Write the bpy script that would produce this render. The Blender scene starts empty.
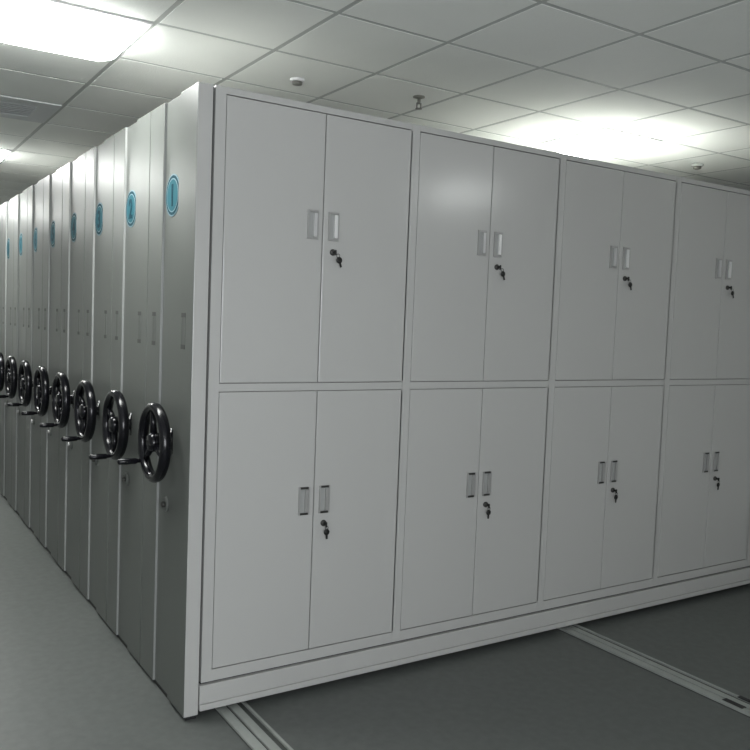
import bpy, bmesh, math, random
from mathutils import Vector, Matrix
PI = math.pi
random.seed(4)
scene = bpy.context.scene
COL = scene.collection

# ------------------------------------------------------------------ materials
def new_mat(name):
    m = bpy.data.materials.new(name); m.use_nodes = True
    nt = m.node_tree
    return m, nt, nt.nodes['Principled BSDF']

def mat_plain(name, col, rough=.5, metal=0., spec=.5, bump=0., bscale=60., var=0., vscale=3., coat=0.):
    m, nt, b = new_mat(name)
    b.inputs['Base Color'].default_value = (*col, 1)
    b.inputs['Roughness'].default_value = rough
    b.inputs['Metallic'].default_value = metal
    b.inputs['Specular IOR Level'].default_value = spec
    b.inputs['Coat Weight'].default_value = coat
    tc = nt.nodes.new('ShaderNodeTexCoord')
    if bump:
        n = nt.nodes.new('ShaderNodeTexNoise'); n.inputs['Scale'].default_value = bscale
        bp = nt.nodes.new('ShaderNodeBump'); bp.inputs['Strength'].default_value = bump
        bp.inputs['Distance'].default_value = .01
        nt.links.new(tc.outputs['Object'], n.inputs['Vector'])
        nt.links.new(n.outputs['Fac'], bp.inputs['Height'])
        nt.links.new(bp.outputs['Normal'], b.inputs['Normal'])
    if var:
        n = nt.nodes.new('ShaderNodeTexNoise'); n.inputs['Scale'].default_value = vscale
        n.inputs['Detail'].default_value = 6
        r = nt.nodes.new('ShaderNodeValToRGB')
        r.color_ramp.elements[0].position = .3; r.color_ramp.elements[1].position = .7
        r.color_ramp.elements[0].color = (*[c*(1-var) for c in col], 1)
        r.color_ramp.elements[1].color = (*[min(1, c*(1+var)) for c in col], 1)
        nt.links.new(tc.outputs['Object'], n.inputs['Vector'])
        nt.links.new(n.outputs['Fac'], r.inputs['Fac'])
        nt.links.new(r.outputs['Color'], b.inputs['Base Color'])
    return m

def mat_emit(name, col, s):
    m, nt, b = new_mat(name)
    b.inputs['Base Color'].default_value = (*col, 1)
    b.inputs['Emission Color'].default_value = (*col, 1)
    b.inputs['Emission Strength'].default_value = s
    b.inputs['Roughness'].default_value = .4
    return m

PAINT = mat_plain('light_grey_paint', (.50, .50, .485), .19, spec=.5, bump=.05, bscale=2.2)
EDGE = mat_plain('step_face_light', (.27, .28, .27), .3)  # lighter tone of the panel steps, caught light put into the colour
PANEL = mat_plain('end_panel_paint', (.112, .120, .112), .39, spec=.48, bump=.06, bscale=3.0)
GAP = mat_plain('gap_dark', (.05, .05, .05), .8)
GAPBLACK = mat_plain('black_gap_slot', (.012, .012, .013), .6)  # flat black for the shadow gap under panels and the rail slots
WHEELM = mat_plain('black_gloss_plastic', (.004, .004, .006), .2, spec=.4)
CHROME = mat_plain('chrome', (.85, .85, .85), .16, metal=1.)
PULLM = mat_plain('handle_plate', (.38, .38, .37), .3, metal=.2)
SOFTB = mat_plain('nickel_lip_dim', (.62, .62, .62), .3, metal=.2)  # same lip on the left upper pulls, coloured for a weaker glint
BRIGHT = mat_plain('nickel_lip_glint', (.88, .88, .87), .28, metal=.25)  # lip of the right upper pulls, its glint put into the colour
KEYM = mat_plain('key_black', (.015, .015, .014), .4)
LOCKM = mat_plain('lock_metal_pull_shade', (.08, .08, .075), .35, metal=.6)
KNOB = mat_plain('lock_core', (.8, .8, .78), .25, metal=.6)
ALU = mat_plain('rail_steel', (.36, .38, .36), .45, metal=.2, var=.08, vscale=14)
ALUD = mat_plain('rail_groove', (.07, .075, .07), .7)
TILE = mat_plain('ceiling_tile', (.87, .89, .85), .85, bump=.15, bscale=160, var=.03, vscale=2)
TBAR = mat_plain('ceiling_bar', (.47, .49, .47), .6)
WALL = mat_plain('wall_paint', (.55, .56, .54), .85, var=.03, vscale=1.5)
FLOOR = mat_plain('floor_vinyl', (.114, .123, .117), .42, spec=.35, var=.10, vscale=26)
TEAL = mat_plain('badge_teal', (.026, .115, .145), .75, spec=.15)
TEALD = mat_plain('badge_ink', (.005, .045, .065), .75, spec=.15)
BADGEW = mat_plain('badge_rim', (.19, .28, .31), .75, spec=.15)
VENTM = mat_plain('vent_white', (.62, .64, .64), .5)
VENTD = mat_plain('vent_dark', (.10, .11, .12), .7)
SPRK = mat_plain('sprinkler_metal', (.22, .22, .20), .4, metal=.5)
LAMPF = mat_plain('lamp_frame', (.8, .8, .8), .4)
WINF = mat_plain('window_frame', (.7, .7, .7), .4)
LAMP_ON = mat_emit('lamp_diffuser', (.98, 1., .97), 26.)
LAMP_DIM = mat_emit('lamp_diffuser_soft', (.96, 1., .97), 16.)

# ------------------------------------------------------------------ mesh helpers
class MB:
    def __init__(s): s.bm = bmesh.new()
    def box(s, x0, x1, y0, y1, z0, z1, mi=0):
        vs = [s.bm.verts.new(p) for p in ((x0,y0,z0),(x1,y0,z0),(x1,y1,z0),(x0,y1,z0),(x0,y0,z1),(x1,y0,z1),(x1,y1,z1),(x0,y1,z1))]
        for f in ((3,2,1,0),(4,5,6,7),(0,1,5,4),(1,2,6,5),(2,3,7,6),(3,0,4,7)):
            fc = s.bm.faces.new([vs[i] for i in f]); fc.material_index = mi
        return s
    def prism(s, pts, z0, z1, mi=0):            # pts in xy, counter-clockwise
        a = [s.bm.verts.new((x, y, z0)) for x, y in pts]; b = [s.bm.verts.new((x, y, z1)) for x, y in pts]
        n = len(pts)
        fs = [s.bm.faces.new(a[::-1]), s.bm.faces.new(b)]
        for i in range(n): fs.append(s.bm.faces.new((a[i], a[(i+1) % n], b[(i+1) % n], b[i])))
        for f in fs: f.material_index = mi
        return s
    def tube(s, p0, p1, r0, r1=None, n=20, mi=0, smooth=True):
        r1 = r0 if r1 is None else r1
        p0 = Vector(p0); p1 = Vector(p1); d = (p1-p0).normalized()
        q = d.to_track_quat('Z', 'Y')
        A = [s.bm.verts.new(p0 + q @ Vector((r0*math.cos(2*PI*i/n), r0*math.sin(2*PI*i/n), 0))) for i in range(n)]
        B = [s.bm.verts.new(p1 + q @ Vector((r1*math.cos(2*PI*i/n), r1*math.sin(2*PI*i/n), 0))) for i in range(n)]
        f = s.bm.faces.new(A[::-1]); f.material_index = mi
        f = s.bm.faces.new(B); f.material_index = mi
        for i in range(n):
            f = s.bm.faces.new((A[i], A[(i+1) % n], B[(i+1) % n], B[i])); f.smooth = smooth; f.material_index = mi
        return s
    def torus(s, c, R, r, axis='x', n=56, m=14, mi=0, sx=1.):
        c = Vector(c); rings = []
        for i in range(n):
            t = 2*PI*i/n; ring = []
            for j in range(m):
                u = 2*PI*j/m
                rad = R + r*math.cos(u); h = r*sx*math.sin(u)
                if axis == 'x': p = Vector((h, rad*math.cos(t), rad*math.sin(t)))
                elif axis == 'y': p = Vector((rad*math.cos(t), h, rad*math.sin(t)))
                else: p = Vector((rad*math.cos(t), rad*math.sin(t), h))
                ring.append(s.bm.verts.new(c+p))
            rings.append(ring)
        for i in range(n):
            for j in range(m):
                f = s.bm.faces.new((rings[i][j], rings[(i+1) % n][j], rings[(i+1) % n][(j+1) % m], rings[i][(j+1) % m]))
                f.smooth = True; f.material_index = mi
        return s
    def lathe(s, prof, c, axis='z', n=28, mi=0):   # prof: (radius, height)
        c = Vector(c); rings = []
        for r, h in prof:
            ring = []
            for i in range(n):
                t = 2*PI*i/n
                a, b = r*math.cos(t), r*math.sin(t)
                p = {'z': (a, b, h), 'x': (h, a, b), 'y': (a, h, b)}[axis]
                ring.append(s.bm.verts.new(c+Vector(p)))
            rings.append(ring)
        for k in range(len(rings)-1):
            for i in range(n):
                f = s.bm.faces.new((rings[k][i], rings[k][(i+1) % n], rings[k+1][(i+1) % n], rings[k+1][i])); f.smooth = True; f.material_index = mi
        for rg in (rings[0], rings[-1]):
            f = s.bm.faces.new(rg); f.material_index = mi
        return s
    def build(s, name, mats, parent=None, loc=(0, 0, 0), bevel=0., seg=2):
        bmesh.ops.recalc_face_normals(s.bm, faces=s.bm.faces)
        me = bpy.data.meshes.new(name); s.bm.to_mesh(me); s.bm.free()
        for m in (mats if isinstance(mats, (list, tuple)) else [mats]): me.materials.append(m)
        o = bpy.data.objects.new(name, me); COL.objects.link(o)
        o.location = loc
        if parent: o.parent = parent
        if bevel:
            b = o.modifiers.new('bevel', 'BEVEL'); b.width = bevel; b.segments = seg; b.limit_method = 'ANGLE'
        return o

def tag(o, label, cat, group=None):
    o['label'] = label; o['category'] = cat
    if group: o['group'] = group
    return o
def thing(name, label, cat, loc, group=None):
    o = bpy.data.objects.new(name, None); COL.objects.link(o); o.location = loc
    o.empty_display_size = .1
    return tag(o, label, cat, group)
def struct(o): o['kind'] = 'structure'; return o
def copy_to(o, parent, loc=None):
    c = o.copy(); COL.objects.link(c); c.parent = parent
    if loc is not None: c.location = loc
    return c

# ------------------------------------------------------------------ dimensions
H = 2.30                # shelving height
XS, SW, NS = .0934, .8376, 5       # first section, section width, sections
XE = XS + SW*NS + .03
D = .535                # carriage pitch
CEIL = 2.578
GX, GY, PX, PY = .4392, .3291, .4909, .5168    # ceiling grid
RX0, RX1, RY0, RY1 = -2.9, 4.9, -4.3, 8.0      # room

# ------------------------------------------------------------------ room shell
struct(MB().box(RX0, RX1, RY0, RY1, -.1, 0).build('floor', FLOOR))
struct(MB().box(RX0-.1, RX0, RY0-.1, RY1+.1, -.1, 2.9).build('wall_left', WALL))
struct(MB().box(RX1, RX1+.1, RY0-.1, RY1+.1, -.1, 2.9).build('wall_right', WALL))
struct(MB().box(RX0, RX1, RY1, RY1+.1, -.1, 2.9).build('wall_far', WALL))
WX0, WX1, WZ0, WZ1 = -2.6, -.2, .75, 2.2       # window opening in the wall behind the camera
struct(MB().box(RX0, WX0, RY0-.1, RY0, -.1, 2.9).box(WX1, RX1, RY0-.1, RY0, -.1, 2.9)
       .box(WX0, WX1, RY0-.1, RY0, -.1, WZ0).box(WX0, WX1, RY0-.1, RY0, WZ1, 2.9).build('wall_near', WALL))
w = MB()
for a, b in ((WX0, WX0+.05), (WX1-.05, WX1), ((WX0+WX1)/2-.03, (WX0+WX1)/2+.03)): w.box(a, b, RY0-.08, RY0-.02, WZ0, WZ1)
for a, b in ((WZ0, WZ0+.05), (WZ1-.05, WZ1)): w.box(WX0+.05, (WX0+WX1)/2-.03, RY0-.08, RY0-.02, a, b).box((WX0+WX1)/2+.03, WX1-.05, RY0-.08, RY0-.02, a, b)
struct(w.build('window_1', WINF))
b = MB()
b.box(RX0, RX0+.012, RY0, RY1, 0, .09); b.build('baseboard_left', LAMPF)['kind'] = 'structure'

# lamps and vent occupy whole ceiling cells
def cell_of(x, y): return (math.floor((x-GX)/PX+.5), math.floor((y-GY)/PY+.5))
def cellx(i): return GX + i*PX
def celly(j): return GY + j*PY
LAMPS = [  # first cell i, row j, label
 (-3, 0, 'bright ceiling lamp nearest the camera, over the aisle at the top left', True),
 (4, 0, 'bright ceiling lamp half hidden behind the top of the cabinet row at right', True),
 (-3, 6, 'small glowing ceiling lamp far down the aisle past the air vent', True),
 (-3, 12, 'distant ceiling lamp at the far end of the aisle', True),
 (5, -6, 'soft ceiling lamp over the open floor in front of the doors', False),
]
used = set()
for i, j, l, on in LAMPS: used |= {(i, j)} | ({(i+1, j)} if i < 0 else set())
VC = (-2, 3); used.add(VC)
c = MB()
i0 = math.floor((RX0-GX)/PX); i1 = math.ceil((RX1-GX)/PX); j0 = math.floor((RY0-GY)/PY); j1 = math.ceil((RY1-GY)/PY)
c.box(RX0, RX1, RY0, RY1, CEIL+.0015, CEIL+.1, 1)
g = .011
for i in range(i0, i1):
    for j in range(j0, j1):
        if (i, j) in used: continue
        x0, x1 = max(RX0, cellx(i)+g), min(RX1, cellx(i+1)-g); y0, y1 = max(RY0, celly(j)+g), min(RY1, celly(j+1)-g)
        if x1-x0 < .02 or y1-y0 < .02: continue
        c.box(x0, x1, y0, y1, CEIL, CEIL+.002, 0)
struct(c.build('ceiling', [TILE, TBAR]))

def rounded(x0, x1, y0, y1, r, n=6):
    pts = []
    for cx, cy, a in ((x1-r, y0+r, -PI/2), (x1-r, y1-r, 0), (x0+r, y1-r, PI/2), (x0+r, y0+r, PI)):
        for k in range(n+1):
            t = a + PI/2*k/n; pts.append((cx+r*math.cos(t), cy+r*math.sin(t)))
    return pts
LG = 'flat ceiling lamps'
for i, j, l, on in LAMPS:
    x0, x1, y0, y1 = cellx(i), cellx(i+(2 if i < 0 else 1)), celly(j), celly(j+1)
    cx, cy = (x0+x1)/2, (y0+y1)/2
    t = thing('ceiling_lamp', l, 'ceiling lamp', (cx, cy, CEIL), LG)
    hx, hy = (x1-x0)/2-.01, (y1-y0)/2-.01
    f = MB()
    f.box(-hx, hx, -hy, -hy+.032, -.006, .012).box(-hx, hx, hy-.032, hy, -.006, .012)
    f.box(-hx, -hx+.032, -hy+.032, hy-.032, -.006, .012).box(hx-.032, hx, -hy+.032, hy-.032, -.006, .012)
    f.build('frame', LAMPF, t)
    d = MB()
    ra = rounded(-hx+.03, hx-.03, -hy+.03, hy-.03, .05); rb = rounded(-hx+.06, hx-.06, -hy+.06, hy-.06, .06)
    A = [d.bm.verts.new((x, y, .010)) for x, y in ra]; M = [d.bm.verts.new((x, y, -.036)) for x, y in ra]; B = [d.bm.verts.new((x, y, -.054)) for x, y in rb]
    n = len(A)
    for P, Q in ((A, M), (M, B)):
        for k in range(n): d.bm.faces.new((P[k], P[(k+1) % n], Q[(k+1) % n], Q[k]))
    d.bm.faces.new(B); d.bm.faces.new(A)
    d.build('diffuser', LAMP_ON if on else LAMP_DIM, t)

# air vent
vx0, vx1, vy0, vy1 = cellx(VC[0]), cellx(VC[0]+1), celly(VC[1]), celly(VC[1]+1)
v = thing('air_vent', 'square louvred air vent in the ceiling at the left edge, between two lamps', 'air vent', ((vx0+vx1)/2, (vy0+vy1)/2, CEIL))
hx, hy = (vx1-vx0)/2-.008, (vy1-vy0)/2-.008
f = MB(); bw = .105
f.box(-hx, hx, -hy, -hy+bw, -.006, .012).box(-hx, hx, hy-bw, hy, -.006, .012).box(-hx, -hx+bw, -hy+bw, hy-bw, -.006, .012).box(hx-bw, hx, -hy+bw, hy-bw, -.006, .012)
f.build('frame', VENTM, v, bevel=.003)
MB().box(-hx+bw, hx-bw, -hy+bw, hy-bw, .008, .012).build('backing', VENTD, v)
for k in range(7):
    y = -hy+bw+.02+k*(2*hy-2*bw-.04)/6
    s = MB(); s.box(-hx+bw, hx-bw, -.014, .014, -.0012, .0012)
    o = s.build('louvre', VENTM, v, loc=(0, y, .0)); o.rotation_euler.x = .6

# ceiling devices
t = thing('sprinkler', 'dark pendant sprinkler hanging from the ceiling above the second cabinet section', 'sprinkler', (1.29, .50, CEIL))
MB().lathe([(.030, .0015), (.030, -.004), (.012, -.010)], (0, 0, 0)).build('collar', SPRK, t)
MB().tube((0, 0, -.008), (0, 0, -.035), .008).box(-.013, -.009, -.003, .003, -.055, -.03).box(.009, .013, -.003, .003, -.055, -.03).lathe([(.003, -.055), (.016, -.056), (.016, -.059), (.003, -.060)], (0, 0, 0)).box(-.013, .013, -.003, .003, -.034, -.030).build('head', SPRK, t)
t = thing('smoke_detector', 'flat round ceiling detector above the first cabinet section, nearest the corner', 'detector', (.70, .63, CEIL))
MB().lathe([(.034, 0), (.034, -.008), (.028, -.012)], (0, 0, 0)).build('base', LAMPF, t)
MB().lathe([(.024, -.012), (.022, -.024), (.010, -.027)], (0, 0, 0)).build('sensor', SPRK, t)
t = thing('smoke_detector', 'tiny dark ceiling detector right of the half hidden lamp', 'detector', (3.58, .62, CEIL))
MB().lathe([(.038, 0), (.038, -.010), (.030, -.014)], (0, 0, 0)).build('base', TBAR, t)
MB().lathe([(.026, -.014), (.024, -.028), (.012, -.032)], (0, 0, 0)).build('sensor', SPRK, t)

# ------------------------------------------------------------------ end panel (profile shared by all carriages)
G0, G1, CH = .185, .362, .010      # channel in the panel
def end_panel_mb(front=False):
    p = MB(); e = D-.003
    y0 = .0 if front else .003
    pts = [(.0, y0), (.055, y0), (.055, e), (.0, e), (.0, G1), (CH, G1), (CH, G0), (.0, G0)]
    p.prism(pts, .014, H)
    p.bm.faces.ensure_lookup_table()
    for f in p.bm.faces:        # step faces coloured lighter for the light they catch; front flange keeps cabinet paint
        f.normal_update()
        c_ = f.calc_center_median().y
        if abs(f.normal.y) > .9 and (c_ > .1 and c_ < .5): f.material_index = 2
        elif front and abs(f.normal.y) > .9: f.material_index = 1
    return p
def wheel_mb_rim():
    return MB().torus((0, 0, 0), .134, .0185, 'x', sx=1.15)
def add_wheel(parent, y, ang, loc=(-.057, 0, 1.002)):
    rim = wheel_mb_rim().build('handwheel', WHEELM, parent, loc=(loc[0], y, loc[2]))
    MB().lathe([(.050, .073), (.050, .066), (.024, .062), (.024, .020), (.036, .016), (.036, -.012), (.028, -.022), (.010, -.024)], (0, 0, 0), 'x').build('hub', WHEELM, rim)
    for k in range(3):
        a = ang + 2*PI*k/3
        c, s = math.cos(a), math.sin(a)
        m = MB(); m.tube((0, .030*c, .030*s), (0, .130*c, .130*s), .0135, .0105, n=14)
        m.build('spoke', WHEELM, rim)
    c, s = math.cos(ang), math.sin(ang)
    m = MB(); m.lathe([(.008, -.008), (.008, -.030), (.0115, -.034), (.0125, -.070), (.0115, -.100), (.005, -.106)], (0, .137*c, .137*s), 'x', n=18)
    m.build('crank_handle', WHEELM, rim)
    return rim
FONT = None
def digit_mesh(ch, size):
    cu = bpy.data.curves.new('digit', 'FONT'); cu.body = ch; cu.size = size; cu.extrude = .0006
    cu.offset = .0022
    cu.align_x = 'CENTER'; cu.align_y = 'CENTER'
    o = bpy.data.objects.new('digit', cu)
    COL.objects.link(o)
    bpy.context.view_layer.update()
    dg = bpy.context.evaluated_depsgraph_get()
    me = bpy.data.meshes.new_from_object(o.evaluated_get(dg))
    bpy.data.objects.remove(o)
    me.materials.clear(); me.materials.append(TEALD)
    xs = [v.co.x for v in me.vertices]; ys = [v.co.y for v in me.vertices]
    mx, my = (min(xs)+max(xs))/2, (min(ys)+max(ys))/2
    for v in me.vertices:
        a, b_, c_ = v.co.x-mx, v.co.y-my, v.co.z
        v.co = Vector((-c_, -a, b_))           # faces -x, right is -y
    me.update()
    return me
BZ, BR = 1.938, .080
def badge_plate(parent, y):
    m = MB()
    m.lathe([(BR, 0), (BR, -.002)], (0, 0, 0), 'x', n=40, mi=0)
    m.lathe([(BR*.93, -.002), (BR*.93, -.0026)], (0, 0, 0), 'x', n=40, mi=1)
    m.lathe([(BR*.80, -.0026), (BR*.80, -.0030)], (0, 0, 0), 'x', n=40, mi=0)
    m.lathe([(BR*.74, -.0030), (BR*.74, -.0034)], (0, 0, 0), 'x', n=40, mi=2)
    return m.build('number_badge', [BADGEW, TEALD, TEAL], parent, loc=(CH, y, BZ))
def add_digit(badge, ch):
    me = digit_mesh(ch, .115)
    o = bpy.data.objects.new('numeral', me); COL.objects.link(o); o.parent = badge; o.location = (-.0042, 0, 0)
    return o
def add_panel_pull(parent, y):
    m = MB(); w_, h = .021, .066
    m.box(-.0012, 0, -w_, w_, -h, -h+.016, 1).box(-.0012, 0, -w_, w_, h-.016, h, 1)
    m.box(-.0012, 0, -w_, -w_+.008, -h+.016, h-.016, 0).box(-.0012, 0, w_-.008, w_, -h+.016, h-.016, 0)
    m.box(-.0005, 0, -w_+.008, w_-.008, -h+.016, h-.016, 2)
    return m.build('panel_pull', [PANEL, PULLK, PULLR], parent, loc=(0, y, 1.428))
PULLK = mat_plain('pull_end_dark', (.055, .058, .055), .6)  # dark ends of the panel pulls
PULLR = mat_plain('pull_inset_grey', (.10, .105, .10), .5)
PULLD = mat_plain('pull_recess', (.36, .37, .36), .4)
def add_panel_lock(parent, y, core=None):
    m = MB().lathe([(.030, 0), (.030, -.004), (.022, -.009), (.020, -.009)], (0, 0, 0), 'x', n=30)
    o = m.build('lock', PANEL, parent, loc=(CH, y, .752))
    MB().lathe([(.011, -.009), (.011, -.018), (.007, -.021)], (0, 0, 0), 'x', n=20).build('lock_core', core or LOCKM, o)
    return o
YC = (G0+G1)/2          # channel middle

GROUP = 'mobile shelving carriages in a row'
# ------------------------------------------------------------------ carriage 1: the one whose doors face the camera
C1 = thing('mobile_shelving_carriage', 'grey steel shelving carriage at the near corner, with badge 1 and rows of double doors', 'mobile shelving', (0, 0, 0), GROUP)
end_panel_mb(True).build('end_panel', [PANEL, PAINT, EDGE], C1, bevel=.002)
MB().box(.0105, .05, .006, D-.006, 0, .016).build('shadow_gap_strip', GAPBLACK, C1)  # black strip added as the shadow gap between panel and floor
# frame with stiles and rails
DF = .018               # door thickness
XB = .064
f = MB()
f.box(XB, XE, DF+.002, D-.004, .133, H)                       # carcass behind the doors
f.box(XB, .104, 0, DF+.002, .133, H)                       # first stile
for k in range(1, NS): f.box(XS+k*SW-.0215, XS+k*SW+.0215, 0, DF+.002, .133, H)
f.box(XS+NS*SW-.022, XE, 0, DF+.002, .133, H)
for k in range(NS):
    a, b_ = XS+k*SW+.022, XS+(k+1)*SW-.022
    if k == 0: a = .104
    a += .0 ; a_ = a; 
    f.box(a_, b_, 0, DF+.002, 2.276, H).box(a_, b_, 0, DF+.002, 1.214, 1.242).box(a_, b_, 0, DF+.002, .133, .176)
f.build('cabinet_body', PAINT, C1)
MB().box(.055, XB+.004, .02, D-.01, .05, H-.002).build('joint_strip', GAP, C1)
b = MB()
b.box(.058, XE, -.006, D-.004, .054, .124)
b.box(.058, XE, -.011, D-.004, .030, .053)
b.build('base_beam', PAINT, C1, bevel=.002)
MB().box(.066, XE-.01, .012, D-.012, .10, .14).build('base_seam', GAP, C1)
# door proto pieces
def handle_mb():
    m = MB(); W, Hh = .0235, .055; t = .007
    # bevelled surround
    for (x0, x1, z0, z1) in ((-W, -W+.006, -Hh, Hh), (W-.006, W, -Hh, Hh), (-W+.006, W-.006, Hh-.008, Hh), (-W+.006, W-.006, -Hh, -Hh+.008)):
        m.box(x0, x1, -t, 0, z0, z1, 3 if x1-x0 > .02 else 0)
    m.box(-W+.006, W-.006, -.0012, 0, -Hh+.008, Hh-.008, 1)
    # upright grip lip inside the cup
    m.box(.003, W-.008, -.010, -.0012, -Hh+.010, Hh-.010, 2)
    return m
gap = .0032
door_mb = None
rows = (('upper', 1.242, 2.276), ('lower', .176, 1.214))
proto_handle = {}; brt = None
proto_lock = proto_key = None
for rname, z0, z1 in rows:
    HZ = 1.850 if rname == 'upper' else .780
    LZ = 1.751 if rname == 'upper' else .684
    dm = {}
    for k in range(NS):
        a, b_ = (XS+k*SW+.022 if k else .104), XS+(k+1)*SW-.022
        c_ = XS+(k+.5)*SW
        for side in (-1, 1):
            w2 = (c_-a)
            if side not in dm or (side < 0 and k == 1):
                m = MB()
                if side < 0: m.box(gap, w2-gap*.7, .001, DF, z0+gap, z1-gap)
                else: m.box(gap*.7, w2-gap, .001, DF, z0+gap, z1-gap)
                o = m.build('door', PAINT, C1, bevel=.0025)
                dm[side] = o
            else:
                o = copy_to(dm[side], C1)
            o.location = (a if side < 0 else c_, -.001, 0)
            # tiny play in how each door hangs
            lx = (w2-.0455) if side < 0 else .0455
            if rname not in proto_handle:
                hnd = handle_mb().build('pull_handle', [PULLM, PULLD, SOFTB, PULLM] if rname == 'upper' else [PULLM, PULLD, PULLM, LOCKM], o, bevel=.001)  # dark end bars on lower pulls paint in the shade of the cup
                proto_handle[rname] = hnd
            else: hnd = copy_to(proto_handle[rname], o)
            if rname == 'upper' and side > 0:
                if brt is None:
                    hnd.data = hnd.data.copy() if k else hnd.data
                    brt = hnd.data.copy(); brt.materials[2] = BRIGHT
                hnd.data = brt
            hnd.location = (lx, .001, HZ)
            if rname == 'upper' and side > 0: hnd['label'] = 'upright pull with a bright glint coloured on its metal lip'
            if side > 0:
                if proto_lock is None:
                    proto_lock = MB().lathe([(.0125, 0), (.0125, -.006), (.010, -.009), (.006, -.009)], (0, 0, 0), 'y', n=22).build('lock', LOCKM, o)
                    m = MB()
                    m.box(-.0011, .0011, -.026, -.009, -.005, .005)               # blade in the lock
                    m.box(-.002, .002, -.030, -.022, -.012, .008)                 # bow root
                    proto_key = m.build('key', KEYM, o)
                    m = MB()
                    m.torus((0, -.026, -.016), .007, .0012, 'y', n=18, m=6)
                    mm = m.bm
                    m.lathe([(.006, -.0275), (.0125, -.0265), (.0125, -.0235), (.006, -.0225)], (.0, .0, -.034), 'y', n=20)
                    m.box(-.004, .004, -.0262, -.0238, -.062, -.040)
                    proto_ring = m.build('key', KEYM, o)
                    lk, ky, kr = proto_lock, proto_key, proto_ring
                else:
                    lk, ky, kr = copy_to(proto_lock, o), copy_to(proto_key, o), copy_to(proto_ring, o)
                kx = .0455
                lk.location = (kx, .001, LZ); ky.location = (kx, .001, LZ); kr.location = (kx + (.006 if rname == 'upper' else .001), .001, LZ+.002)
                kr.rotation_euler.y = (-.30 if rname == 'upper' else -.05) + random.uniform(-.08, .08)
lab1 = add_wheel(C1, .232, math.radians(218-180+0) if False else math.atan2(-.085, .105))
bp = badge_plate(C1, YC-.002); add_digit(bp, '1')
add_panel_pull(C1, .098); add_panel_pull(C1, .440); add_panel_lock(C1, YC-.004)

# ------------------------------------------------------------------ the other carriages
labels = [
 'grey shelving carriage with badge 2, second from the near corner of the row',
 'grey shelving carriage with badge 3, third from the near corner of the row',
 'grey shelving carriage, fourth from the near corner of the row',
 'grey shelving carriage, fifth from the near corner of the row',
 'grey shelving carriage, sixth from the near corner, dim in the middle of the aisle',
 'grey shelving carriage, seventh from the near corner, far down the aisle',
 'grey shelving carriage, eighth from the near corner, beside the left edge',
 'grey shelving carriage, ninth from the near corner, a sliver at the left edge']
C2 = thing('mobile_shelving_carriage', labels[0], 'mobile shelving', (0, D, 0), GROUP)
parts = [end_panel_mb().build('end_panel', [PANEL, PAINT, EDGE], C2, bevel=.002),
         MB().box(.0105, .05, .006, D-.006, 0, .016).build('shadow_gap_strip', GAPBLACK, C2),  # shadow gap below the panel, drawn as a black strip
         MB().box(.055, XE, .004, D-.004, .03, H).build('cabinet_body', PAINT, C2, bevel=.002),
         badge_plate(C2, YC+.005), add_panel_pull(C2, .098), add_panel_pull(C2, .440)]
lockp = add_panel_lock(C2, YC-.004)
add_digit(parts[3], '2')
angs = [-88, -84, -86, -80, -90, -86, -82, -88]
add_wheel(C2, .232, math.radians(angs[0]))
for n in range(1, 8):
    r = thing('mobile_shelving_carriage', labels[n], 'mobile shelving', (0, D*(n+1), 0), GROUP)
    for p in parts:
        q = copy_to(p, r)
        if p is parts[3]: add_digit(q, str(n+2))
    if n < 2:
        lq = copy_to(lockp, r); copy_to(lockp.children[0], lq)
    else: add_panel_lock(r, YC-.004, KNOB)
    add_wheel(r, .232, math.radians(angs[n]))

# ------------------------------------------------------------------ floor rails
def rail(x, label):
    t = thing('floor_rail', label, 'rail', (x, 0, 0), 'floor rails of the mobile shelving')
    y0, y1 = -1.15, D*9+.1
    MB().box(-.062, .062, y0, y1, 0, .003).build('base_plate', ALUD, t)
    m = MB(); m.box(-.060, -.022, y0, y1, .003, .012).box(-.012, .022, y0, y1, .003, .012).box(.046, .058, y0, y1, .003, .012)
    m.build('track', ALU, t, bevel=.0015)
    for yy in (-.91,):
        MB().box(-.042, -.014, yy-.045, yy+.045, .010, .0135).box(.040, .060, yy-.05, yy+.03, .010, .0135).build('rail_slot', GAPBLACK, t)  # raised black blocks drawn for the dark slots in the rail
    return t
rail(.197, 'grey steel floor rail coming out below the first cabinet section')
rail(1.995, 'grey steel floor rail coming out below the third cabinet section')

# ------------------------------------------------------------------ light
def area(name, loc, rot, sx, sy, power, col=(1, 1, 1), spread=PI):
    l = bpy.data.lights.new(name, 'AREA'); l.shape = 'RECTANGLE'; l.size = sx; l.size_y = sy
    l.energy = power; l.color = col; l.spread = spread
    o = bpy.data.objects.new(name, l); COL.objects.link(o); o.location = loc; o.rotation_euler = rot
    return o
area('window_daylight', ((WX0+WX1)/2, RY0-.12, (WZ0+WZ1)/2), (PI/2, 0, 0), WX1-WX0, WZ1-WZ0, 112, (.94, .96, 1.))
wd = bpy.data.worlds.new('world'); scene.world = wd; wd.use_nodes = True
wd.node_tree.nodes['Background'].inputs[0].default_value = (.75, .85, 1, 1)
wd.node_tree.nodes['Background'].inputs[1].default_value = .6

# ------------------------------------------------------------------ camera
cam = bpy.data.cameras.new('camera'); co = bpy.data.objects.new('camera', cam); COL.objects.link(co)
cam.sensor_width = 36; cam.sensor_fit = 'HORIZONTAL'; cam.lens = 824.935*36/750
cam.clip_start = .02
Rm = Matrix(((.84156691, -.53881011, .03806314), (.00261751, .07453449, .997215), (.54014654, .83912352, -.0641361)))
M3 = Matrix((Rm[0], Rm[1], -Rm[2])).transposed()
co.matrix_world = Matrix.Translation((-1.0380, -2.8182, 1.48787)) @ M3.to_4x4()
scene.camera = co
vs = scene.view_settings
vs.view_transform = 'Standard'; vs.look = 'None'; vs.gamma = 1; vs.use_curve_mapping = False
vs.exposure = 0.06
